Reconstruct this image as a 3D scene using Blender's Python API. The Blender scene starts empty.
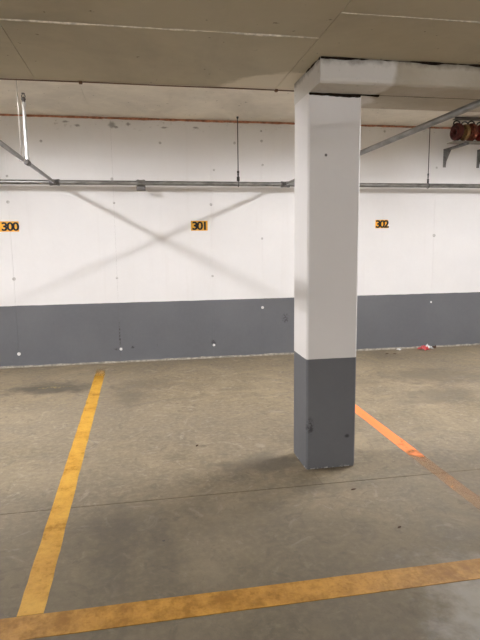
import bpy, bmesh, math, random
from mathutils import Vector, Matrix, noise

random.seed(7)
SC = bpy.context.scene
C = SC.collection

# ------------------------------------------------------------------ camera, world, exposure
cam = bpy.data.cameras.new('camera')
cam.sensor_fit = 'VERTICAL'
cam.sensor_height = 24.0
cam.lens = 535.965 / 640.0 * 24.0
cam.clip_start = 0.05
cam.clip_end = 100
camo = bpy.data.objects.new('camera', cam)
C.objects.link(camo)


def aim(yaw, pitch, roll, loc):
    cy, sy, cp, sp = math.cos(yaw), math.sin(yaw), math.cos(pitch), math.sin(pitch)
    fw = Vector((sy * cp, cy * cp, -sp))
    rt = Vector((cy, -sy, 0))
    dn = fw.cross(rt)
    c, s = math.cos(roll), math.sin(roll)
    r2 = rt * c + dn * s
    d2 = dn * c - rt * s
    m = Matrix((r2, -d2, -fw)).transposed().to_4x4()
    m.translation = loc
    return m


camo.matrix_world = aim(0.180012, 0.141262, 0.011168, Vector((0, 0, 1.55)))
SC.camera = camo

w = bpy.data.worlds.new('world')
SC.world = w
w.use_nodes = True
w.node_tree.nodes['Background'].inputs[0].default_value = (0.02, 0.019, 0.017, 1)
w.node_tree.nodes['Background'].inputs[1].default_value = 1.0

SC.view_settings.view_transform = 'Standard'
SC.view_settings.look = 'None'
SC.view_settings.gamma = 1.0
SC.view_settings.use_curve_mapping = False
SC.view_settings.exposure = 0.0

TUBE_POWER = 580.0          # fluorescent tubes over the bays
AISLE_FILL_POWER = 900.0        # unseen fill tubes added on the far side of the driving aisle
TUBE_COLOUR = (1.0, 0.995, 1.04)

# ------------------------------------------------------------------ main measures (metres)
WALL_Y = 7.18
CEIL = 2.62       # soffit of the slab over the aisle
EDGE_Y = 3.84     # where that slab ends and the ceiling steps up
CEIL_UP = 3.14    # higher ceiling along the wall
X0, X1, Y0 = -9.0, 11.0, -8.0


# ------------------------------------------------------------------ helpers
def lin(r, g, b):
    f = lambda v: (v / 255 / 12.92) if v / 255 <= .04045 else ((v / 255 + .055) / 1.055) ** 2.4
    return (f(r), f(g), f(b), 1)


def link(name, me, mat=None, parent=None):
    o = bpy.data.objects.new(name, me)
    C.objects.link(o)
    if mat is not None and me is not None and not me.materials:
        me.materials.append(mat)
    if parent:
        o.parent = parent
    return o


def empty(name, loc=(0, 0, 0)):
    o = bpy.data.objects.new(name, None)
    o.empty_display_size = .1
    C.objects.link(o)
    o.location = loc
    return o


def tag(o, label, cat, group=None, kind=None):
    o['label'] = label
    o['category'] = cat
    if group:
        o['group'] = group
    if kind:
        o['kind'] = kind
    return o


def mesh_of(bm, name, smooth=False):
    me = bpy.data.meshes.new(name)
    bmesh.ops.recalc_face_normals(bm, faces=bm.faces)
    bm.to_mesh(me)
    bm.free()
    if smooth:
        for p in me.polygons:
            p.use_smooth = True
    return me


def box(bm, a, b, bevel=0, seg=1):
    r = bmesh.ops.create_cube(bm, size=1)
    vs = r['verts']
    for v in vs:
        v.co = Vector([(a[i] + b[i]) / 2 + v.co[i] * (b[i] - a[i]) for i in range(3)])
    if bevel:
        es = {e for v in vs for e in v.link_edges}
        bmesh.ops.bevel(bm, geom=list(es), offset=bevel, segments=seg, affect='EDGES', profile=.5)


def obox(name, a, b, mat, parent=None, bevel=0, seg=1):
    bm = bmesh.new()
    box(bm, a, b, bevel, seg)
    return link(name, mesh_of(bm, name), mat, parent)


def tube(bm, pts, r, n=12, closed=False, caps=True):
    pts = [Vector(p) for p in pts]
    rs = r if isinstance(r, (list, tuple)) else [r] * len(pts)
    rings = []
    up = None
    N = len(pts)
    for i, p in enumerate(pts):
        if closed:
            t = pts[(i + 1) % N] - pts[i - 1]
        else:
            t = pts[min(i + 1, N - 1)] - pts[max(i - 1, 0)]
        if t.length < 1e-9:
            t = pts[1] - pts[0]
            t = t if t.length > 1e-9 else Vector((0, 0, 1))
        t.normalize()
        if up is None:
            up = Vector((0, 0, 1)) if abs(t.z) < .9 else Vector((1, 0, 0))
        u = (up - t * up.dot(t)).normalized()
        v = t.cross(u)
        up = u
        rings.append([bm.verts.new(p + (u * math.cos(a) + v * math.sin(a)) * rs[i])
                      for a in [2 * math.pi * k / n for k in range(n)]])
    m = N if closed else N - 1
    for i in range(m):
        A, B = rings[i], rings[(i + 1) % N]
        for k in range(n):
            bm.faces.new((A[k], A[(k + 1) % n], B[(k + 1) % n], B[k]))
    if caps and not closed:
        bm.faces.new(rings[0])
        bm.faces.new(rings[-1][::-1])


def otube(name, pts, r, mat, parent=None, n=12, closed=False):
    bm = bmesh.new()
    tube(bm, pts, r, n, closed)
    me = mesh_of(bm, name, True)
    o = link(name, me, mat, parent)
    return o


def lathe_pts(axis_a, axis_b, prof):
    """prof: list of (t along a->b, radius); doubled points give sharp steps."""
    a, b = Vector(axis_a), Vector(axis_b)
    return [a.lerp(b, t) for t, _ in prof], [r for _, r in prof]


def olathe(name, a, b, prof, mat, parent=None, n=16):
    d = (Vector(b) - Vector(a)).normalized()
    bm = bmesh.new()
    up = Vector((0, 0, 1)) if abs(d.z) < .9 else Vector((1, 0, 0))
    u = (up - d * up.dot(d)).normalized()
    v = d.cross(u)
    rings = []
    for t, r in prof:
        p = Vector(a).lerp(Vector(b), t)
        rings.append([bm.verts.new(p + (u * math.cos(k) + v * math.sin(k)) * max(r, 1e-4))
                      for k in [2 * math.pi * i / n for i in range(n)]])
    for A, B in zip(rings, rings[1:]):
        for k in range(n):
            bm.faces.new((A[k], A[(k + 1) % n], B[(k + 1) % n], B[k]))
    bm.faces.new(rings[0])
    bm.faces.new(rings[-1][::-1])
    return link(name, mesh_of(bm, name), mat, parent)


# ------------------------------------------------------------------ materials
class NT:
    """Tiny node helper: object-independent world position drives every pattern."""

    def __init__(s, name):
        s.m = bpy.data.materials.new(name)
        s.m.use_nodes = True
        s.t = s.m.node_tree
        s.n = s.t.nodes
        s.b = s.n['Principled BSDF']
        s.out = s.n['Material Output']
        s.pos = s.n.new('ShaderNodeNewGeometry').outputs['Position']

    def link(s, a, b):
        s.t.links.new(a, b)

    def put(s, sock, v):
        if hasattr(v, 'links') or isinstance(v, bpy.types.NodeSocket):
            s.link(v, sock)
        else:
            sock.default_value = v

    def math(s, op, a, b=0.0, c=0.0, clamp=False):
        n = s.n.new('ShaderNodeMath')
        n.operation = op
        n.use_clamp = clamp
        for i, v in enumerate((a, b, c)):
            s.put(n.inputs[i], v)
        return n.outputs[0]

    def mapping(s, scale=(1, 1, 1), loc=(0, 0, 0), rot=(0, 0, 0), vec=None):
        n = s.n.new('ShaderNodeMapping')
        s.link(vec or s.pos, n.inputs[0])
        n.inputs['Scale'].default_value = scale
        n.inputs['Location'].default_value = loc
        n.inputs['Rotation'].default_value = rot
        return n.outputs[0]

    def noise(s, scale, detail=4, rough=.55, stretch=(1, 1, 1), loc=(0, 0, 0), dist=0, rot=(0, 0, 0)):
        n = s.n.new('ShaderNodeTexNoise')
        s.link(s.mapping(stretch, loc, rot), n.inputs['Vector'])
        n.inputs['Scale'].default_value = scale
        n.inputs['Detail'].default_value = detail
        n.inputs['Roughness'].default_value = rough
        n.inputs['Distortion'].default_value = dist
        return n.outputs['Fac']

    def ramp(s, v, lo, hi, a=0.0, b=1.0):
        n = s.n.new('ShaderNodeMapRange')
        n.clamp = True
        n.interpolation_type = 'SMOOTHSTEP'
        s.put(n.inputs[0], v)
        for i, x in enumerate((lo, hi, a, b)):
            n.inputs[i + 1].default_value = x
        return n.outputs[0]

    def mix(s, f, a, b, mode='MIX'):
        n = s.n.new('ShaderNodeMix')
        n.data_type = 'RGBA'
        n.blend_type = mode
        n.clamp_factor = True
        s.put(n.inputs[0], f)
        s.put(n.inputs[6], a)
        s.put(n.inputs[7], b)
        return n.outputs[2]

    def xyz(s):
        n = s.n.new('ShaderNodeSeparateXYZ')
        s.link(s.pos, n.inputs[0])
        return n.outputs

    def blob(s, c, r, rough=.5, nscale=6.0):
        """soft irregular patch: 1 inside, 0 outside; c, r are (x, y, z) with r=None axes ignored."""
        o = s.xyz()
        acc = None
        for i in range(3):
            if r[i] is None:
                continue
            d = s.math('DIVIDE', s.math('SUBTRACT', o[i], c[i]), r[i])
            d = s.math('MULTIPLY', d, d)
            acc = d if acc is None else s.math('ADD', acc, d)
        d = s.math('SQRT', acc)
        nz = s.noise(nscale, 5, .65)
        d = s.math('ADD', d, s.math('MULTIPLY', s.math('SUBTRACT', nz, .5), rough * 4))
        return s.ramp(d, .35, 1.15, 1, 0)

    def done(s, col, rough=.6, spec=.4, metal=0.0, bump=None, dist=.01, strength=.4):
        s.put(s.b.inputs['Base Color'], col)
        s.put(s.b.inputs['Roughness'], rough)
        s.b.inputs['Specular IOR Level'].default_value = spec
        s.put(s.b.inputs['Metallic'], metal)
        if bump is not None:
            n = s.n.new('ShaderNodeBump')
            n.inputs['Strength'].default_value = strength
            n.inputs['Distance'].default_value = dist
            s.link(bump, n.inputs['Height'])
            s.link(n.outputs[0], s.b.inputs['Normal'])
        return s.m


def simple(name, col, rough=.6, spec=.4, metal=0.0, var=.12, scale=14):
    t = NT(name)
    nz = t.noise(scale, 4)
    dark = tuple(c * (1 - var) for c in col[:3]) + (1,)
    lite = tuple(min(1, c * (1 + var)) for c in col[:3]) + (1,)
    return t.done(t.mix(t.ramp(nz, .3, .7), dark, lite), rough, spec, metal)


def make_wall_paint(name, split, top=(.79, .775, .76, 1), seed=0, chips=False):
    t = NT(name)
    o = t.xyz()
    n1 = t.noise(1.3, 5, .6, loc=(seed, 0, 0))
    n2 = t.noise(22, 4, .6, loc=(seed, 3, 0))
    white = t.mix(t.ramp(n1, .3, .75), tuple(c * .95 for c in top[:3]) + (1,), top)
    white = t.mix(t.ramp(n2, .35, .8, 0, .10), white, (.70, .67, .63, 1))
    # rain-thin vertical dirt streaks
    st = t.noise(9, 4, .6, stretch=(1, 1, .06), loc=(seed, 0, 1))
    white = t.mix(t.ramp(st, .58, .8, 0, .10), white, (.55, .50, .44, 1))
    grey = t.mix(t.ramp(n1, .3, .7), (.124, .127, .134, 1), (.140, .143, .150, 1))
    grey = t.mix(t.ramp(n2, .4, .8, 0, .25), grey, (.158, .160, .166, 1))
    sc = t.noise(16, 5, .7, stretch=(1, 1, .45), loc=(seed, 7, 0))
    grey = t.mix(t.ramp(sc, .66, .74, 0, .7), grey, (.085, .086, .09, 1))
    edge = t.math('ADD', split, t.math('MULTIPLY', t.math('SUBTRACT', t.noise(5, 3), .5), .012))
    col = t.mix(t.math('GREATER_THAN', o[2], edge), grey, white)
    if chips:
        low = t.ramp(t.math('ADD', o[2], t.math('MULTIPLY', t.noise(30, 4), .05)), .022, .04, 1, 0)
        chip = t.math('MULTIPLY', low, t.ramp(t.noise(38, 4, .7), .5, .56))
        col = t.mix(chip, col, (.55, .53, .49, 1))
        corner = t.blob((1.09, 3.37, .31), (.03, .06, .07), .3, 22)
        col = t.mix(t.math('MULTIPLY', corner, t.ramp(t.noise(60, 4, .7), .4, .6)), col, (.04, .04, .042, 1))
        dot = t.blob((1.36, 3.38, .222), (.022, None, .016), .15, 40)
        col = t.mix(dot, col, (.035, .035, .038, 1))
        col = t.mix(t.blob((1.185, 3.38, 2.105), (.011, None, .011), .1, 40), col, (.06, .055, .05, 1))
    else:
        # grime and spalled spots under the ceiling line
        topz = t.ramp(o[2], 2.93, 3.07, 0, 1)
        gr = t.math('MULTIPLY', topz, t.ramp(t.noise(13, 5, .7, stretch=(1, 1, 1.4)), .59, .68))
        col = t.mix(t.math('MULTIPLY', gr, .35), col, (.25, .23, .20, 1))
        for x, z, rx, rz in ((-.30, 3.045, .05, .045), (-.25, 3.02, .03, .02), (-.72, 3.03, .04, .018), (-.86, 3.07, .05, .015),
                             (.35, 3.03, .05, .014), (-.1, 3.06, .03, .025), (.75, 3.04, .04, .015)):
            col = t.mix(t.math('MULTIPLY', t.blob((x, 0, z), (rx, None, rz), .35, 40), .62), col, (.14, .13, .115, 1))
        # scuffs by the low tie holes
        for x, z, rx, rz in ((.93, .215, .045, .045), (-.36, .185, .04, .02), (-.315, .36, .012, .20), (-.15, .2, .03, .02), (1.95, .52, .05, .08)):
            m = t.math('MULTIPLY', t.blob((x, 0, z), (rx, None, rz), .4, 35), t.ramp(t.noise(48, 3, .7), .42, .55))
            col = t.mix(m, col, (.05, .05, .053, 1))
    return t.done(col, .62, .3, 0, t.math('ADD', t.noise(3, 5), t.math('MULTIPLY', n2, .12)), .012, .35)


def make_floor():
    t = NT('worn_concrete_floor')
    o = t.xyz()
    big = t.noise(.55, 4, .6, loc=(3, 1, 0), dist=.6)
    mid = t.noise(2.1, 6, .62, loc=(1, 5, 0), dist=1.2)
    fine = t.noise(26, 5, .65)
    grit = t.noise(120, 2, .6)
    col = t.mix(t.ramp(mid, .25, .78), (.140, .110, .066, 1), (.315, .250, .158, 1))
    col = t.mix(t.ramp(big, .35, .7, 0, .55), col, (.19, .158, .115, 1))
    col = t.mix(t.ramp(fine, .38, .72, 0, .45), col, (.36, .292, .19, 1))
    col = t.mix(t.ramp(grit, .28, .48, .45, 0), col, (.16, .135, .11, 1))
    # trowel swirls and tyre-polished streaks
    sw = t.noise(3.2, 7, .7, dist=3.5, loc=(2, 2, 0))
    col = t.mix(t.ramp(sw, .54, .66, 0, .55), col, (.135, .112, .08, 1))
    sw2 = t.noise(2.6, 7, .7, dist=4.0, loc=(8, 2, 0))
    col = t.mix(t.ramp(sw2, .55, .70, 0, .45), col, (.40, .34, .265, 1))
    sw3 = t.noise(7.5, 7, .72, dist=2.2, loc=(4, 9, 0), stretch=(1, .6, 1), rot=(0, 0, .5))
    col = t.mix(t.ramp(sw3, .56, .70, 0, .40), col, (.12, .098, .066, 1))
    sw4 = t.noise(6.0, 7, .72, dist=2.8, loc=(1, 7, 0), stretch=(.6, 1, 1), rot=(0, 0, -.4))
    col = t.mix(t.ramp(sw4, .57, .70, 0, .40), col, (.42, .35, .24, 1))
    # light falling off towards the aisle, painted in as darker floor, with tyre dirt
    ay = t.math('ADD', o[1], t.math('MULTIPLY', t.math('SUBTRACT', t.noise(1.1, 4), .5), 1.6))
    col = t.mix(t.ramp(ay, 2.1, 3.7, .54, 0), col, (.085, .070, .042, 1))
    # oil and dirt patches, and the column's shadow painted in by its foot
    for cx, cy, rx, ry, f in ((-1.03, 6.00, .55, .30, .75), (-.82, 5.97, .3, .18, .4), (-1.22, 6.02, .25, .16, .5),
                              (-.17, 5.45, .20, .40, .38), (-.02, 5.95, .4, .25, .25),
                              (3.30, 5.62, .75, .42, .45), (2.95, 4.85, .55, .4, .42), (2.3, 5.5, .35, .15, .25),
                              (.80, 3.55, .36, .20, .55), (.25, 2.85, .9, .3, .18), (1.15, 3.12, .5, .12, .3),  # first one: column's shadow painted left of its foot, plus grime
                              (-.2, 2.75, .16, .5, .38), (.05, 2.6, .12, .4, .3), (.42, 3.97, .05, .03, .6)):
        col = t.mix(t.math('MULTIPLY', t.blob((cx, cy, 0), (rx, ry, None), .55, 5), f), col, (.085, .072, .055, 1))
    yel = t.math('MULTIPLY', t.blob((-1.0, 6.04, 0), (.2, .05, None), .4, 12), t.ramp(t.noise(30, 3), .48, .6))
    col = t.mix(t.math('MULTIPLY', yel, .5), col, (.45, .36, .12, 1))
    pale = t.blob((1.5, 1.75, 0), (.4, .55, None), .5, 4)  # glossy reflection on the floor, painted in as a pale patch
    col = t.mix(t.math('MULTIPLY', pale, .55), col, (.46, .43, .38, 1))
    # small black specks
    sp = t.noise(11, 3, .5, loc=(6, 6, 0))
    col = t.mix(t.ramp(sp, .735, .755, 0, .8), col, (.05, .045, .04, 1))
    rg = t.math('ADD', t.ramp(mid, .3, .7, .50, .68), t.math('MULTIPLY', fine, .12))
    h = t.math('ADD', t.math('MULTIPLY', mid, .5), t.math('ADD', t.math('MULTIPLY', fine, .15), t.math('MULTIPLY', grit, .05)))
    return t.done(col, rg, .32, 0, h, .012, .35)


def make_ceiling(name, base, seed, patch=False):
    t = NT(name)
    n1 = t.noise(.9, 5, .6, loc=(seed, 2, 0), dist=.8)
    n2 = t.noise(9, 5, .65, loc=(seed, 0, 0))
    d = tuple(c * .86 for c in base[:3]) + (1,)
    l = tuple(c * 1.12 for c in base[:3]) + (1,)
    col = t.mix(t.ramp(n1, .3, .7), d, l)
    col = t.mix(t.ramp(n2, .4, .8, 0, .22), col, tuple(c * 1.3 for c in base[:3]) + (1,))
    st = t.noise(3.5, 4, .6, stretch=(1, .12, 1), loc=(seed, 8, 0))
    col = t.mix(t.ramp(st, .6, .75, 0, .22), col, tuple(c * .66 for c in base[:3]) + (1,))
    sp = t.noise(24, 2, .5, loc=(seed, 6, 0))
    col = t.mix(t.ramp(sp, .72, .75, 0, .6), col, (.08, .07, .055, 1))
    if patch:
        # paler patch on the concrete round the head of the column
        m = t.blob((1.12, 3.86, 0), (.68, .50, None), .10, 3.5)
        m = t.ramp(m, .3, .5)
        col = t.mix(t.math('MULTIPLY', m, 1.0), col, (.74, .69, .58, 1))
    return t.done(col, .75, .25, 0, t.math('ADD', n1, t.math('MULTIPLY', n2, .2)), .01, .3)


def make_beam():
    t = NT('painted_beam_concrete')
    o = t.xyz()
    n1 = t.noise(2.5, 5, .6)
    n2 = t.noise(18, 5, .7)
    col = t.mix(t.ramp(n1, .3, .7), (.38, .335, .26, 1), (.47, .425, .345, 1))
    white = t.ramp(t.math('ADD', o[0], t.math('MULTIPLY', t.noise(4, 3), .25)), 1.62, 1.68, 1, 0)
    col = t.mix(white, col, (.60, .575, .53, 1))
    col = t.mix(t.ramp(n2, .60, .72, 0, .55), col, (.27, .245, .20, 1))
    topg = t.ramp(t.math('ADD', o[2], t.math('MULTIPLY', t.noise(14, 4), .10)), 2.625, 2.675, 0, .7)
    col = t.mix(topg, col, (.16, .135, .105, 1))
    return t.done(col, .75, .25, 0, t.math('ADD', n1, t.math('MULTIPLY', n2, .3)), .02, .5)


def make_line(name, lo, hi, wear, worn_to, ends=None, orange=None):
    """worn road paint: the strip turns transparent where it has rubbed off."""
    t = NT(name)
    o = t.xyz()
    n1 = t.noise(5, 6, .7)
    n2 = t.noise(34, 5, .7)
    n3 = t.noise(10, 5, .7, stretch=(1, .25, 1))
    col = t.mix(t.ramp(n1, .3, .7), lo, hi)
    col = t.mix(t.ramp(n2, .45, .75, 0, .45), col, tuple(c * .62 for c in lo[:3]) + (1,))
    w = t.math('ADD', t.math('MULTIPLY', n1, .45), t.math('ADD', t.math('MULTIPLY', n2, .3), t.math('MULTIPLY', n3, .25)))
    a = t.ramp(w, wear - .07, wear + .07, worn_to, 1)
    if orange:
        k, f0, f1, g0, g1 = orange
        y = t.math('ADD', o[1], t.math('MULTIPLY', t.math('SUBTRACT', t.noise(7, 4), .5), .5))
        m = t.math('MULTIPLY', t.ramp(y, f0, f1), t.ramp(y, g0, g1, 1, 0))
        col = t.mix(m, col, k)
        a = t.math('MAXIMUM', a, t.math('MULTIPLY', m, t.ramp(w, .36, .46, .55, 1)))
    if ends:
        for ax, e0, e1, k0, k1 in ends:
            a = t.math('MULTIPLY', a, t.ramp(t.math('ADD', o[ax], t.math('MULTIPLY', t.math('SUBTRACT', n2, .5), .25)), e0, e1, k0, k1))
    t.done(col, .55, .4, 0, n2, .004, .3)
    tr = t.n.new('ShaderNodeBsdfTransparent')
    mx = t.n.new('ShaderNodeMixShader')
    t.put(mx.inputs[0], a)
    t.link(tr.outputs[0], mx.inputs[1])
    t.link(t.b.outputs[0], mx.inputs[2])
    t.link(mx.outputs[0], t.out.inputs[0])
    return t.m


M = {}
M['wall'] = make_wall_paint('white_and_grey_wall_paint', .80)
M['side'] = make_wall_paint('white_and_grey_side_wall_paint', .80, seed=11)
M['column'] = make_wall_paint('white_and_grey_column_paint', .777, top=(.74, .715, .69, 1), seed=5, chips=True)
M['floor'] = make_floor()
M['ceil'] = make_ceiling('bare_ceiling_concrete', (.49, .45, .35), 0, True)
M['ceil_up'] = make_ceiling('pale_ceiling_concrete', (.78, .735, .65), 4)
M['beam'] = make_beam()
M['joint'] = simple('dark_joint', lin(70, 62, 52), .9, .1)
M['fin'] = simple('pale_laitance', (.66, .62, .53), .8, .2, scale=30, var=.3)
M['gap'] = simple('black_crumbled_gap', lin(38, 30, 24), .95, .1, var=.5, scale=40)
M['galv'] = None
t = NT('galvanised_steel')
nz = t.noise(30, 4, .6, stretch=(.3, .3, 1))
M['galv'] = t.done(t.mix(t.ramp(nz, .3, .7), (.17, .168, .16, 1), (.32, .315, .30, 1)), t.ramp(nz, .3, .7, .34, .5), .5, .85)
M['fitting'] = simple('dull_cast_fitting', (.16, .155, .15), .55, .4, .6)
M['bright'] = simple('bright_zinc_tube', (.56, .55, .53), .4, .5, .45)
M['rod'] = simple('black_threaded_rod', (.06, .057, .054), .6, .3, .5)
M['wire'] = simple('pale_hanger_rod', (.50, .47, .43), .5, .4, .6)
M['seal'] = simple('rust_orange_sealant', lin(176, 124, 98), .8, .2, var=.35, scale=18)
M['cable'] = simple('brown_cable', lin(104, 78, 60), .6, .3)
M['sign'] = simple('amber_sign_plate', lin(240, 172, 40), .45, .4, var=.06)
M['sign_dull'] = simple('dull_amber_sign_plate', lin(214, 160, 50), .5, .4, var=.1)
M['ink'] = simple('black_sign_ink', (.012, .011, .010), .5, .3)
M['plug'] = simple('grey_cone_plug', (.50, .485, .46), .8, .2, var=.2, scale=40)
M['plug_pale'] = simple('pale_cone_plug', (.72, .71, .69), .8, .2)
M['mortar'] = simple('pale_mortar_fillet', (.34, .31, .26), .85, .2, var=.35, scale=22)
M['white_metal'] = simple('white_enamel', (.8, .8, .79), .4, .4, var=.03)
M['red'] = simple('red_hose_rubber', lin(138, 46, 36), .6, .3, var=.35, scale=24)
M['dull_red'] = simple('dull_red_rubber', lin(118, 62, 46), .6, .3, var=.45, scale=30)
M['maroon'] = simple('maroon_rubber', lin(84, 40, 36), .6, .3, var=.35, scale=24)
M['tan'] = simple('tan_canvas_hose', lin(140, 112, 74), .8, .2, var=.3, scale=24)
M['brass'] = simple('brass', lin(168, 138, 84), .4, .5, .7)
M['bracket'] = simple('grey_bracket_steel', (.20, .195, .185), .55, .4, .5, var=.3)
M['rail'] = simple('dark_steel_rail', (.13, .12, .105), .6, .3, .4)
M['paper'] = simple('white_paper', (.8, .79, .78), .8, .2, var=.06)
M['wrapper'] = simple('red_wrapper', lin(190, 72, 72), .45, .4, var=.2)
M['leaf'] = simple('dry_leaf_brown', lin(74, 52, 38), .8, .2, var=.3)
M['line_l'] = make_line('yellow_line_paint', lin(188, 136, 36), lin(206, 158, 54), .44, .62, ends=((1, 6.0, 6.95, 1, 0),))
M['line_f'] = make_line('worn_amber_line_paint', lin(162, 114, 36), lin(188, 138, 50), .49, .66)
M['line_o'] = make_line('orange_resprayed_line_paint', lin(198, 140, 76), lin(214, 150, 84), .62, .14, ends=((1, 2.3, 2.75, 0, 1), (1, 5.4, 6.2, 1, 0)),
                        orange=(lin(242, 134, 70), 3.35, 3.60, 5.1, 5.4))


def emit(name, power):
    m = bpy.data.materials.new(name)
    m.use_nodes = True
    nt = m.node_tree
    e = nt.nodes.new('ShaderNodeEmission')
    e.inputs[0].default_value = TUBE_COLOUR + (1,)
    e.inputs[1].default_value = power
    nt.links.new(e.outputs[0], nt.nodes['Material Output'].inputs[0])
    return m


M['tube'] = emit('fluorescent_tube', TUBE_POWER)
M['tube_fill'] = emit('aisle_fill_tube', AISLE_FILL_POWER)


# ------------------------------------------------------------------ the setting
def struct(name, me, mat, label, cat):
    o = link(name, me, mat)
    return tag(o, label, cat, kind='structure')


# floor: slabs divided by narrow saw-cut joints over a recessed bed
bm = bmesh.new()
box(bm, (X0 - .2, Y0 - .2, -.30), (X1 + .2, WALL_Y + .3, -.012))
floor = struct('floor', mesh_of(bm, 'floor'), M['joint'], 'brown-grey concrete garage floor with oil patches and saw-cut joints', 'floor')
ys = [Y0 - .2, -1.9, 3.147, WALL_Y + .1]
for j in range(len(ys) - 1):
    xs = [X0 - .2, -3.9, 1.105, 6.1, X1 + .2] if j == 2 else [X0 - .2, -1.4, 3.6, X1 + .2]
    for i in range(len(xs) - 1):
        gx, gy = .0005, .0028
        obox('floor_slab', (xs[i] + gx, ys[j] + gy, -.1), (xs[i + 1] - gx, ys[j + 1] - gy, 0), M['floor'], floor, .0006)

# rear wall, cast panel by panel
bm = bmesh.new()
box(bm, (X0 - .2, WALL_Y + .012, -.1), (X1 + .2, WALL_Y + .3, CEIL_UP + .3))
wall = struct('wall_back', mesh_of(bm, 'wall_back'), M['joint'], 'white concrete wall with grey painted lower band and tie holes', 'wall')
seams = [X0 - .2, -7.9, -6.65, -5.4, -4.13, -2.86, -1.59, -.318, .936, 1.624, 2.72, 4.157, 5.4, 6.65, 7.9, 9.2, X1 + .2]
for a, b in zip(seams, seams[1:]):
    obox('wall_panel', (a + .0006, WALL_Y, -.05), (b - .0006, WALL_Y + .1, CEIL_UP + .1), M['wall'], wall, .0004)


def plug_mesh(name, mat):
    bm = bmesh.new()
    n = 12
    prof = [(.024, 0), (.024, -.003), (.017, -.004), (.012, -.001)]
    rings = [[bm.verts.new((r * math.cos(2 * math.pi * k / n), y, r * math.sin(2 * math.pi * k / n))) for k in range(n)] for r, y in prof]
    for A, B in zip(rings, rings[1:]):
        for k in range(n):
            bm.faces.new((A[k], A[(k + 1) % n], B[(k + 1) % n], B[k]))
    bm.faces.new(rings[-1])
    me = mesh_of(bm, name)
    me.materials.append(mat)
    return me


pm, pp = plug_mesh('tie_hole', M['plug']), plug_mesh('tie_hole_pale', M['plug_pale'])
holes = [(-1.162, 2.831), (-1.586, 2.407), (-1.596, 2.094), (-.316, 2.085), (-.328, 2.384), (.291, 2.839), (.982, 2.512), (.934, 2.068),
         (1.617, 3.02), (1.623, 2.893), (1.635, 2.585), (1.623, 1.618), (1.26, 2.86), (-1.589, 1.141), (-.319, 1.125), (.937, 1.124),
         (1.625, .675), (-1.592, .176), (-.307, .181), (.940, .179), (4.16, 1.637), (4.154, .674), (2.749, 3.036), (2.801, 2.932),
         (3.36, 3.06), (4.16, 2.585), (-2.86, 2.1), (-2.86, 1.13), (-2.86, .18)]
for x, z in holes:
    o = link('tie_hole', pp if z < .78 else pm, None, wall)
    o.location = (x, WALL_Y, z)
    s = random.uniform(.6, .95)
    o.scale = (s, 1, s)


def plain_wall(name, a, b, label):
    bm = bmesh.new()
    box(bm, a, b)
    return struct(name, mesh_of(bm, name), M['side'], label, 'wall')


plain_wall('wall_left', (X0 - .2, Y0 - .2, 0), (X0, WALL_Y, CEIL_UP + .2), 'far white and grey side wall beyond bay 300')
plain_wall('wall_right', (X1, Y0 - .2, 0), (X1 + .2, WALL_Y, CEIL_UP + .2), 'far white and grey side wall beyond bay 302')
plain_wall('wall_front', (X0, Y0 - .2, 0), (X1, Y0, CEIL_UP + .2), 'white and grey wall on the far side of the aisle')


def ragged(name, p0, p1, across, wid, thick, mat, parent, seg=60, seed=0, amp=.6, skip=0):
    """long irregular bead/strip from p0 to p1; `across` spans its width, thickness along the cross product."""
    p0, p1, across = Vector(p0), Vector(p1), Vector(across).normalized()
    d = (p1 - p0)
    nrm = -d.normalized().cross(across)
    bm = bmesh.new()
    prev = None
    for i in range(seg + 1):
        p = p0 + d * i / seg
        q = p * 7 + Vector((seed * 3.1, 0, 0))
        k = 1 + amp * (noise.noise(q) * 1.2 + .6 * noise.noise(q * 4))
        k = max(k, .08)
        off = across * wid * .25 * amp * noise.noise(q * 2 + Vector((9, 9, 9)))
        h = [p + off + across * wid / 2 * k, p + off + across * wid / 4 * k + nrm * thick * k, p + off - across * wid / 4 * k + nrm * thick * k, p + off - across * wid / 2 * k]
        cur = [bm.verts.new(v) for v in h]
        if prev:
            for a in range(3):
                bm.faces.new((prev[a], prev[a + 1], cur[a + 1], cur[a]))
            bm.faces.new((prev[3], prev[0], cur[0], cur[3]))
        else:
            bm.faces.new(cur)
        prev = cur
    bm.faces.new(prev[::-1])
    return link(name, mesh_of(bm, name), mat, parent)


o = ragged('baseboard_back', (X0, WALL_Y - .001, .004), (X1, WALL_Y - .001, .004), (0, 0, 1), .034, -.016, M['mortar'], None, 260, 3, .45)
tag(o, 'pale crumbling mortar fillet along the foot of the wall', 'mortar', kind='structure')
o = ragged('trim_1', (X0, WALL_Y - .001, CEIL_UP - .012), (X1, WALL_Y - .001, CEIL_UP - .012), (0, 0, 1), .026, -.010, M['seal'], None, 420, 5, .5)
tag(o, 'rust-orange sealant line where wall meets ceiling', 'sealant', kind='structure')

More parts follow.
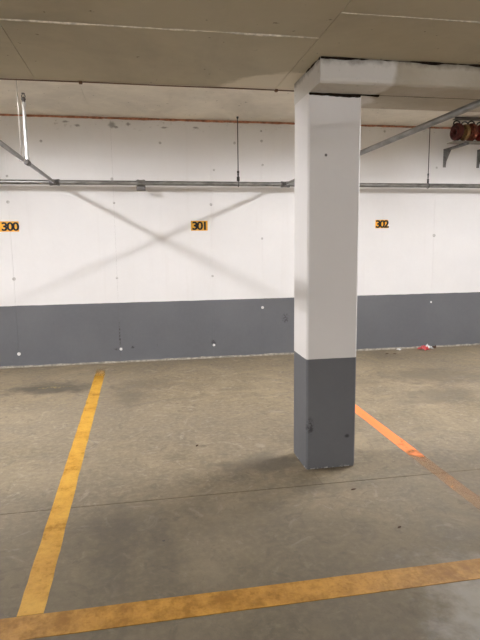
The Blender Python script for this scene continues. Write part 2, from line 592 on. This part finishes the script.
# ceiling: a thick slab over the aisle, stepping up along the wall
bm = bmesh.new()
box(bm, (X0 - .2, Y0 - .2, CEIL + .010), (X1 + .2, EDGE_Y - .01, CEIL_UP + .30))
box(bm, (X0 - .2, EDGE_Y - .01, CEIL_UP + .010), (X1 + .2, WALL_Y + .3, CEIL_UP + .30))
ceiling = struct('ceiling', mesh_of(bm, 'ceiling'), M['joint'], 'bare concrete ceiling stepping up to a paler strip along the wall', 'ceiling')
cx = [X0 - .2, -7.03, -5.43, -3.83, -2.23, -.633, .965, 2.57, 4.17, 5.77, 7.37, 8.97, X1 + .2]
for i in range(len(cx) - 1):
    yy = [Y0 - .2, -4.8, -2.4, .08, 2.48 if False else (2.882 if cx[i] < .9 else 2.565), EDGE_Y]
    for a, b in zip(yy, yy[1:]):
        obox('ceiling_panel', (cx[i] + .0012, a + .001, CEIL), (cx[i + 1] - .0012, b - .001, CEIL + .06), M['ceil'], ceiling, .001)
    if cx[i] < 0.9:
        ragged('joint_ridge', (cx[i], 2.882, CEIL), (cx[i + 1], 2.882, CEIL), (0, 1, 0), .017, .004, M['fin'], ceiling, 40, i, .7)
    else:
        ragged('joint_ridge', (cx[i], 2.565, CEIL), (cx[i + 1], 2.565, CEIL), (0, 1, 0), .012, .003, M['fin'], ceiling, 40, i, .8)
# vertical edge of the slab and the raised ceiling
obox('slab_edge', (X0 - .2, EDGE_Y - .06, CEIL + .003), (X1 + .2, EDGE_Y, CEIL_UP), M['ceil_up'], ceiling)
ux = [X0 - .2, -7.74, -5.34, -2.94, -.54, 1.86, 4.26, 6.66, 9.06, X1 + .2]
for a, b in zip(ux, ux[1:]):
    obox('ceiling_panel', (a + .0012, EDGE_Y + .001, CEIL_UP), (b - .0012, WALL_Y + .05, CEIL_UP + .06), M['ceil_up'], ceiling, .001)

# ------------------------------------------------------------------ column and beam
CX0, CX1, CY0, CY1 = 1.066, 1.421, 3.379, 3.694
BZ = 2.48
bm = bmesh.new()
zs = [0, .012, .03, .2, .45, .777, 1.2, 1.7, 2.2, BZ]
ch = .011
prev = None
for z in zs:
    ins = .003 if z == 0 else (.001 if z == .012 else 0)
    a, b, c, d = CX0 + ins, CX1 - ins, CY0 + ins, CY1 - ins
    pts = [(a + ch, c), (b - ch, c), (b, c + ch), (b, d - ch), (b - ch, d), (a + ch, d), (a, d - ch), (a, c + ch)]
    ring = [bm.verts.new((x, y, z)) for x, y in pts]
    if prev:
        for k in range(8):
            bm.faces.new((prev[k], prev[(k + 1) % 8], ring[(k + 1) % 8], ring[k]))
    else:
        bm.faces.new(ring[::-1])
    prev = ring
bm.faces.new(prev)
col = link('concrete_column', mesh_of(bm, 'concrete_column'), M['column'])
tag(col, 'square concrete column, white above and grey below, between bays 301 and 302', 'column')

bm = bmesh.new()
BY0, BY1, BX1 = 3.155, 3.70, 9.6
# shallow drop beam with a rounded lower arris, flush with the side of the column
prof = [(BY0 - .002, CEIL + .004), (BY0, BZ + .03), (BY0 + .006, BZ + .012), (BY0 + .02, BZ + .002), (CY0 - .01, BZ), (BY1, BZ), (BY1, CEIL + .004)]
n = 70
prev = None
for i in range(n + 1):
    x = CX0 + (BX1 - CX0) * i / n
    ring = []
    for k, (y, z) in enumerate(prof):
        j = .004 * noise.noise(Vector((x * 5, k * 3.3, 0)))
        ring.append(bm.verts.new((x, y + (j if k < 4 else 0), z + (j if 1 <= k <= 3 else 0))))
    if prev:
        for k in range(len(prof) - 1):
            bm.faces.new((prev[k], prev[k + 1], ring[k + 1], ring[k]))
        bm.faces.new((prev[-1], prev[0], ring[0], ring[-1]))
    else:
        bm.faces.new(ring)
    prev = ring
bm.faces.new(prev[::-1])
beam = link('drop_beam', mesh_of(bm, 'drop_beam'), M['beam'])
tag(beam, 'shallow stained concrete beam under the ceiling, running from the column head', 'beam')
ragged('crumbled_joint', (CX0 + .006, CY0 - .0005, BZ - .008), (CX1 - .01, CY0 - .0005, BZ - .008), (0, 0, 1), .018, -.004, M['gap'], beam, 60, 12, 1.0)
ragged('crumbled_joint', (CX0 + .004, CY0 - .003, BZ - .001), (1.53, CY0 - .003, BZ - .001), (0, 1, 0), .024, .006, M['gap'], beam, 50, 2, .9)
ragged('crumbled_joint', (1.53, CY0 - .003, BZ), (BX1, CY0 - .003, BZ), (0, 1, 0), .004, .0015, M['joint'], beam, 90, 4, .6)
ragged('crumbled_joint', (CX0, BY0 - .003, CEIL - .002), (BX1, BY0 - .003, CEIL - .002), (0, 0, 1), .010, -.004, M['gap'], beam, 400, 8, 1.6)
ragged('crumbled_joint', (CX0 - .001, BY0 + .005, CEIL - .004), (CX0 - .001, 3.42, CEIL - .004), (0, 0, 1), .018, .003, M['gap'], beam, 30, 6, 1.3)

# ------------------------------------------------------------------ painted floor lines
def strip(name, a, b, wid, mat, label, z=.0015):
    """thin coat of paint with slightly wavering edges between floor points a and b."""
    a, b = Vector((*a, 0)), Vector((*b, 0))
    d = (b - a)
    s = Vector((-d.y, d.x, 0)).normalized()
    bm = bmesh.new()
    n = 60
    prev = None
    for i in range(n + 1):
        p = a + d * i / n
        e0 = wid / 2 + .004 * noise.noise(p * 6) + .003 * noise.noise(p * 23)
        e1 = wid / 2 + .004 * noise.noise(p * 6 + Vector((5, 5, 5))) + .003 * noise.noise(p * 23 + Vector((3, 1, 1)))
        cur = [bm.verts.new(p + s * e0 + Vector((0, 0, z))), bm.verts.new(p - s * e1 + Vector((0, 0, z)))]
        if prev:
            bm.faces.new((prev[0], prev[1], cur[1], cur[0]))
        prev = cur
    r = bmesh.ops.extrude_face_region(bm, geom=list(bm.faces))
    bmesh.ops.translate(bm, vec=(0, 0, -z + .0002), verts=[v for v in r['geom'] if isinstance(v, bmesh.types.BMVert)])
    o = link(name, mesh_of(bm, name), mat)
    return tag(o, label, 'floor marking')


strip('bay_line', (-.545, 6.98), (-.518, 2.205), .112, M['line_l'], 'yellow painted line between bays 300 and 301')
strip('aisle_line', (-8.8, 2.128), (10.8, 2.128), .142, M['line_f'], 'long worn amber line closing the front of the bays', .0025)
strip('bay_line', (1.942, 6.6), (1.930, 2.205), .10, M['line_o'], 'half-worn bay line resprayed bright orange beside the column')

# ------------------------------------------------------------------ sprinkler pipes
PZ, PY = 2.311, 6.95
main = empty('main_pipe', (1, PY, PZ))
tag(main, 'long galvanised pipe running level across the white wall', 'pipe')


def under(o, parent):
    o.parent = parent
    o.matrix_parent_inverse = Matrix.Translation(-parent.location)
    return o


under(otube('pipe', [(X0 + .02, PY, PZ), (-3, PY, PZ), (1, PY, PZ), (5, PY, PZ), (X1 - .02, PY, PZ)], .0285, M['galv'], None, 16), main)
CO = [(0, .036), (.12, .043), (.3, .043), (.3, .039), (.7, .039), (.7, .043), (.88, .043), (1, .036)]
BLX, BRX = -.997, 1.885


def coupling(x):
    c = under(olathe('coupling', (x - .055, PY, PZ), (x + .055, PY, PZ), CO, M['galv']), main)
    for s in (-1, 1):
        pass
    bm = bmesh.new()
    box(bm, (x - .058, PY - .032, PZ - .092), (x + .058, PY + .032, PZ - .040), .006)
    under(link('coupling_lug', mesh_of(bm, 'coupling_lug'), M['fitting']), main)


coupling(.03)
coupling(6.1)
for x in (BLX, BRX):
    under(olathe('tee', (x - .06, PY, PZ), (x + .06, PY, PZ), [(0, .034), (.02, .039), (.25, .039), (.3, .036), (.7, .036), (.75, .039), (.98, .039), (1, .034)], M['fitting']), main)
    under(olathe('tee_outlet', (x, PY - .03, PZ), (x, PY - .095, PZ), [(0, .024), (.6, .024), (.62, .028), (1, .028)], M['fitting']), main)


def branch(x, label, r=.0185):
    b = empty('branch_pipe', (x, 4, PZ))
    tag(b, label, 'pipe', 'branch pipes leaving the wall pipe')
    under(otube('pipe', [(x, PY - .0955, PZ), (x, 5, PZ), (x, 2, PZ), (x, -2.5, PZ)], r, M['galv'], None, 16), b)
    under(olathe('end_cap', (x, -2.47, PZ), (x, -2.54, PZ), [(0, .025), (.8, .025), (1, .019)], M['fitting']), b)
    return b


bl = branch(BLX, 'galvanised branch pipe carrying the upright sprinkler riser')
br = branch(BRX, 'galvanised branch pipe passing overhead beside the column', .0205)
# upright sprinkler on the branch pipe
RX, RY = BLX + .0, 5.36
under(olathe('riser_saddle', (RX, RY - .05, PZ), (RX, RY + .05, PZ), [(0, .022), (.1, .026), (.9, .026), (1, .022)], M['fitting']), bl)
ris = under(olathe('sprinkler_riser', (RX, RY, PZ + .02), (RX, RY, 2.845),
                   [(0, .021), (.05, .021), (.05, .0155), (.93, .0155), (.93, .021), (.97, .021), (.97, .017), (1, .015)], M['bright']), bl)
sh = olathe('sprinkler_head', (RX, RY, 2.84), (RX, RY, 2.89), [(0, .015), (.4, .015), (.45, .02), (.7, .02), (.75, .010), (1, .006)], M['fitting'])
sh.parent = ris
df = olathe('deflector', (RX, RY, 2.917), (RX, RY, 2.922), [(0, .014), (.5, .017), (1, .014)], M['fitting'])
df.parent = ris
for s in (-1, 1):
    fr = otube('frame_arm', [(RX + s * .008, RY, 2.875), (RX + s * .017, RY, 2.895), (RX + s * .005, RY, 2.918)], .0035, M['fitting'], None, 6)
    fr.parent = ris


def hanger(x, y, label, mat, r=.0065, ring=.036):
    h = empty('hanger_rod', (x, y, CEIL_UP))
    tag(h, label, 'rod', 'pipe hanger rods')
    under(otube('rod', [(x, y, CEIL_UP - .001), (x, y, 2.8), (x, y, PZ + ring)], r, mat, None, 8), h)
    under(olathe('anchor', (x, y, CEIL_UP - .0005), (x, y, CEIL_UP - .025), [(0, .014), (.6, .014), (1, .009)], mat), h)
    return h


for x, lab in ((1.262, 'black hanger rod with chunky turnbuckle above sign 301'), (3.905, 'thin dark hanger rod beside the bracket with the hoses')):
    big = x < 2
    h = hanger(x, PY, lab, M['rod'], .0062 if big else .0055)
    k = 1.0 if big else .8
    for z0, z1, r in ((2.345, 2.405, .019), (2.415, 2.435, .013), (2.44, 2.475, .015)):
        under(olathe('nut', (x, PY, z0), (x, PY, z1), [(0, r * .8 * k), (.2, r * k), (.8, r * k), (1, r * .8 * k)], M['rod'], None, 6), h)
    under(otube('clamp_ring', [(x, PY + .036 * math.cos(a), PZ + .036 * math.sin(a)) for a in [2 * math.pi * i / 20 for i in range(20)]], .0045, M['rod'], None, 6, True), h)
h = hanger(-1.0, 5.12, 'thin pale hanger rod next to the sprinkler riser', M['wire'], .0042, .026)
under(otube('clamp_ring', [(BLX + .026 * math.cos(a), 5.12, PZ + .026 * math.sin(a)) for a in [2 * math.pi * i / 20 for i in range(20)]], .0045, M['wire'], None, 6, True), h)
h2 = hanger(BRX, 1.6, 'hanger rod of the branch pipe over the aisle', M['wire'], .0048, .03) if False else None

# cable clipped along the lower edge of the slab
cab = empty('edge_cable', (0, EDGE_Y, CEIL))
tag(cab, 'thin brown cable clipped along the edge of the ceiling step', 'cable')
pts = []
for i in range(90):
    x = X0 + .05 + (CX0 + .3 - X0) * i / 89
    pts.append((x, EDGE_Y - .004 + .004 * noise.noise(Vector((x * 1.7, 0, 0))), CEIL - .006 + .003 * noise.noise(Vector((x * 1.3, 4, 0)))))
under(otube('cable', pts, .0042, M['cable'], None, 8), cab)
for x in (.975, -.35, -1.7, -3.0):
    bm = bmesh.new()
    box(bm, (x - .011, EDGE_Y - .016, CEIL - .018), (x + .011, EDGE_Y + .008, CEIL - .0005), .003)
    under(link('clip', mesh_of(bm, 'clip'), M['cable']), cab)


# ------------------------------------------------------------------ bay number signs
def glyph(ch_, size):
    cu = bpy.data.curves.new('digit', 'FONT')
    cu.body = ch_
    cu.size = size
    cu.offset = size * .03
    cu.extrude = .0012
    cu.align_x = 'CENTER'
    ob = bpy.data.objects.new('digit', cu)
    C.objects.link(ob)
    dg = bpy.context.evaluated_depsgraph_get()
    me = bpy.data.meshes.new_from_object(ob.evaluated_get(dg))
    bpy.data.objects.remove(ob)
    bpy.data.curves.remove(cu)
    me.materials.clear()
    me.materials.append(M['ink'])
    return me


def sign(text, x0, x1, z0, z1, mat, label, size, step):
    cx_, cz = (x0 + x1) / 2, (z0 + z1) / 2
    e = empty('number_sign', (cx_, WALL_Y, cz))
    tag(e, label, 'sign', 'bay number signs')
    bm = bmesh.new()
    box(bm, (x0, WALL_Y - .004, z0), (x1, WALL_Y - .0002, z1), .0012)
    under(link('plate', mesh_of(bm, 'plate'), mat), e)
    for i, c in enumerate(text):
        o = link('digit', glyph(c, size), None)
        o.rotation_euler = (math.pi / 2, 0, 0)
        o.scale = (1.12, 1, 1)
        o.location = (cx_ + (.022 if text == '300' else .008) + (i - (len(text) - 1) / 2) * step, WALL_Y - .0052, cz - size * .345)
        under(o, e)
    return e


sign('300', -1.735, -1.488, 1.731, 1.858, M['sign'], 'amber wall sign reading 300 above the oil-stained bay', .142, .066)
sign('301', .662, .884, 1.728, 1.857, M['sign_dull'], 'amber wall sign reading 301 between the crossing pipe shadows', .146, .066)
sign('302', 3.255, 3.445, 1.745, 1.862, M['sign'], 'small amber wall sign reading 302 beyond the column', .142, .062)


# ------------------------------------------------------------------ brackets with hoses by the wall
def bracket(x, label):
    e = empty('wall_bracket', (x, WALL_Y, 2.60))
    tag(e, label, 'bracket', 'steel brackets under the hoses')
    z = 2.84
    under(obox('wall_leg', (x - .022, WALL_Y - .008, z - .25), (x + .022, WALL_Y - .0003, z), M['bracket'], None, .001), e)
    under(obox('arm', (x - .022, WALL_Y - .54, z - .03), (x + .022, WALL_Y - .009, z), M['bracket'], None, .002), e)
    bm = bmesh.new()
    v = [(x, WALL_Y - .009, z - .03), (x, WALL_Y - .16, z - .03), (x, WALL_Y - .009, z - .22)]
    a = [bm.verts.new((p[0] - .004, p[1], p[2])) for p in v]
    b = [bm.verts.new((p[0] + .004, p[1], p[2])) for p in v]
    bm.faces.new(a)
    bm.faces.new(b[::-1])
    for k in range(3):
        bm.faces.new((a[k], a[(k + 1) % 3], b[(k + 1) % 3], b[k]))
    under(link('gusset', mesh_of(bm, 'gusset'), M['bracket']), e)
    for dz in (-.07, -.19):
        under(olathe('bolt', (x + .012, WALL_Y - .008, z + dz), (x + .012, WALL_Y - .018, z + dz), [(0, .009), (1, .008)], M['fitting'], None, 6), e)
    return e


bracket(4.275, 'grey steel bracket nearest the thin dark hanger rod')
bracket(4.80, 'grey steel bracket under the red hose end')


def coil(bm, c, ax_u, ax_v, ax_w, R0, r, turns, spread, seed):
    u, v, w_ = Vector(ax_u).normalized(), Vector(ax_v).normalized(), Vector(ax_w).normalized()
    pts = []
    N = int(turns * 22)
    for i in range(N + 1):
        a = 2 * math.pi * i / 22
        rr = R0 * (1 - .62 * abs(2 * ((i / N * 2) % 1) - 1)) * (1 + .16 * noise.noise(Vector((i * .13, seed, 0))))
        pts.append(Vector(c) + u * rr * math.cos(a) + v * rr * math.sin(a) * .85 + w_ * (spread * (i / N - .5) + .012 * noise.noise(Vector((i * .2, seed, 4)))))
    tube(bm, pts, r, 8)
    return pts


def hose(name, label, c, R0, r, turns, spread, mat, seed, w=(.3, 1, .1), extra=None):
    e = empty(name, c)
    tag(e, label, 'hose', 'hoses on the wall brackets')
    wv = Vector(w).normalized()
    u = Vector((0, 0, 1)).cross(wv).normalized()
    v = wv.cross(u)
    bm = bmesh.new()
    pts = coil(bm, c, u, v, wv, R0, r, turns, spread, seed)
    under(link('hose', mesh_of(bm, 'hose', True), mat), e)
    p, q = pts[-1], pts[-1] + (pts[-1] - pts[-2]).normalized() * .07
    under(olathe('hose_nozzle', p, q, [(0, r * 1.25), (.4, r * 1.25), (.45, r * .9), (1, r * .7)], M['brass'], None, 10), e)
    # strap tying the coil together
    pc = Vector(c) + v * R0 * .85
    under(otube('strap', [pc + v * (r * 2.0) * math.cos(a) + wv * (spread * .62 + r) * math.sin(a) for a in [2 * math.pi * i / 16 for i in range(16)]], .009, M['rod'], None, 6, True), e)
    return e


hose('hose_coil', 'dark maroon hose coil at the end nearest the thin hanger rod', (4.145, 6.70, 2.979), .120, .019, 6.3, .045, M['maroon'], 1, (1, .05, 0))
hose('hose_coil', 'tan canvas hose coil beside the dark maroon coil', (4.255, 6.69, 2.972), .112, .019, 6.4, .045, M['tan'], 2, (1, -.04, 0))
hose('hose_coil', 'dull red hose coil between the tan coil and the bright red one', (4.362, 6.71, 2.981), .122, .018, 6.2, .045, M['dull_red'], 4, (1, .04, 0))
hose('hose_coil', 'bright red hose coil last in the row on the brackets', (4.49, 6.70, 2.972), .110, .022, 6.2, .055, M['red'], 3, (1, .05, .0))
hp = empty('hose_plank', (4.55, 6.93, 2.84))
tag(hp, 'narrow worn board lying across both wall brackets', 'board')
under(obox('plank', (4.07, 6.60, 2.8405), (4.95, 6.80, 2.8495), simple('worn_plywood', (.24, .22, .19), .8, .2), None, .002), hp)
rl = empty('ceiling_rail', (5, 6.9, CEIL_UP))
tag(rl, 'dark steel rail under the ceiling above the coiled hoses', 'rail')
under(obox('rail_web', (4.04, 6.575, CEIL_UP - .024), (8.5, 6.585, CEIL_UP - .0005), M['rail']), rl)
under(obox('rail_flange', (4.04, 6.53, CEIL_UP - .030), (8.5, 6.63, CEIL_UP - .024), M['rail'], None, .001), rl)


# ------------------------------------------------------------------ litter
def scrap(name, loc, sx, sy, h, mat, label, cat, seed, n=7):
    """crumpled sheet: a folded, thickened little patch resting on the floor."""
    bm = bmesh.new()
    g = [[bm.verts.new((sx * (i / (n - 1) - .5) + .15 * sx * noise.noise(Vector((i * .9, j * .9, seed))),
                        sy * (j / (n - 1) - .5) + .15 * sy * noise.noise(Vector((i * .9, j * .9, seed + 9))),
                        .003 + h * abs(noise.noise(Vector((i * .8, j * .8, seed + 4)))) * 1.6)) for j in range(n)] for i in range(n)]
    for i in range(n - 1):
        for j in range(n - 1):
            bm.faces.new((g[i][j], g[i + 1][j], g[i + 1][j + 1], g[i][j + 1]))
    r = bmesh.ops.extrude_face_region(bm, geom=list(bm.faces))
    bmesh.ops.translate(bm, vec=(0, 0, -.0022), verts=[v for v in r['geom'] if isinstance(v, bmesh.types.BMVert)])
    lo = min(v.co.z for v in bm.verts)
    for v in bm.verts:
        v.co.z -= lo - .0004
    o = link(name, mesh_of(bm, name), mat)
    o.location = loc
    o.rotation_euler = (0, 0, seed * 1.7)
    return tag(o, label, cat)


scrap('crumpled_wrapper', (3.985, 7.04, 0), .15, .11, .075, M['wrapper'], 'crumpled red wrapper at the foot of the wall', 'litter', 1)
scrap('paper_scrap', (4.095, 7.085, 0), .09, .09, .06, M['paper'], 'crumpled white paper scrap against the red wrapper', 'litter', 2)
scrap('dark_scrap', (4.195, 7.12, 0), .06, .05, .04, M['leaf'], 'small dark scrap beside the white paper', 'litter', 5)
scrap('paper_chip', (3.63, 7.10, 0), .06, .035, .02, M['paper'], 'tiny white paper chip near the red wrapper', 'litter', 3)


def leaf(x, y, s, rot, label):
    bm = bmesh.new()
    out = [(-1, 0), (-.6, .28), (0, .42), (.5, .3), (1, 0), (.5, -.3), (0, -.42), (-.6, -.28)]
    top = [bm.verts.new((px * s, py * s, .002 + .25 * s * (abs(py) + .3 * px * px))) for px, py in out]
    mid0, mid1 = bm.verts.new((-.4 * s, 0, .0016)), bm.verts.new((.4 * s, 0, .0016))
    for f in ((top[0], top[1], mid0), (top[1], top[2], mid1, mid0), (top[2], top[3], mid1), (top[3], top[4], mid1),
              (top[4], top[5], mid1), (top[5], top[6], mid1), (top[6], top[7], mid0, mid1), (top[7], top[0], mid0)):
        bm.faces.new(f)
    r = bmesh.ops.extrude_face_region(bm, geom=list(bm.faces))
    bmesh.ops.translate(bm, vec=(0, 0, -.0012), verts=[v for v in r['geom'] if isinstance(v, bmesh.types.BMVert)])
    o = link('dry_leaf', mesh_of(bm, 'dry_leaf'), M['leaf'])
    o.location = (x, y, 0)
    o.rotation_euler = (0, 0, rot)
    return tag(o, label, 'leaf', 'dry leaves on the floor')


leaf(3.336, 6.87, .035, .4, 'dry leaf near the wall, left one of a pair')
leaf(3.44, 6.85, .035, 1.9, 'dry leaf near the wall, right one of a pair')
leaf(1.27, 3.03, .02, .2, 'small dry leaf in front of the column foot')
leaf(.375, 3.98, .022, 1.1, 'small dry leaf in the middle of bay 301')
leaf(1.34, 2.55, .016, .5, 'tiny dry leaf between the column and the amber line')


# ------------------------------------------------------------------ fluorescent battens
def batten(x, y, zt, zc, mat, label, length=1.22, skirt=0):
    e = empty('fluorescent_light', (x, y, zc))
    tag(e, label, 'light', 'fluorescent lights with added unseen troughs' if skirt else 'unseen fill battens added across the aisle')
    y0, y1 = y - length / 2, y + length / 2
    under(obox('housing', (x - .03, y0 - .03, zt + .03), (x + .03, y1 + .03, zt + .085), M['white_metal'], None, .004), e)
    for dx in ((-.045, .045) if skirt else (0,)):
        under(otube('tube', [(x + dx, y0, zt), (x + dx, y, zt), (x + dx, y1, zt)], .014, mat, None, 10), e)
    for yy in (y0 - .012, y1 + .012):
        under(obox('lamp_holder', (x - (.062 if skirt else .016), yy - .011, zt - .018), (x + (.062 if skirt else .016), yy + .011, zt + .032), M['white_metal'], None, .002), e)
    if skirt:
        # unseen reflector trough (skirts, roof, end plates) added to shade the upper wall
        zs_ = zt - skirt
        for s in (-1, 1):
            under(obox('added_shade_skirt', (x + s * .078 - .002, y0 - .03, zs_), (x + s * .078 + .002, y1 + .03, zt + .03), M['white_metal']), e)
        for yy in (y0 - .033, y1 + .033):
            under(obox('added_shade_end', (x - .08, yy - .003, zs_ - .03), (x + .08, yy + .003, zt + .03), M['white_metal']), e)
        under(obox('added_shade_roof', (x - .08, y0 - .03, zt + .0265), (x + .08, y1 + .03, zt + .0295), M['white_metal']), e)
    if zc - zt > .1:
        for yy in (y0 + .2, y1 - .2):
            under(otube('suspension_rod', [(x, yy, zt + .083), (x, yy, (zc + zt) / 2), (x, yy, zc - .0005)], .004, M['wire'], None, 6), e)
    return e


for x, lab in ((-6.85, 'fluorescent light with added unseen trough, farthest beyond the oil-stained bay'), (-2.05, 'fluorescent light with added unseen trough, over the oil-stained bay'),
               (3.22, 'fluorescent light with added unseen trough, over the bay beyond the column'), (8.3, 'fluorescent light with added unseen trough, farthest beyond the red hose')):
    batten(x, 4.44, 2.88, CEIL_UP, M['tube'], lab, 1.05, .009)
for x in (-6.9, -4.4, -1.85, .7, 3.25, 5.8, 8.3):  # unseen row added to fill the column's front with light
    batten(x, -5.6, CEIL - .086, CEIL, M['tube_fill'], 'unseen bare fluorescent batten added as fill across the aisle')
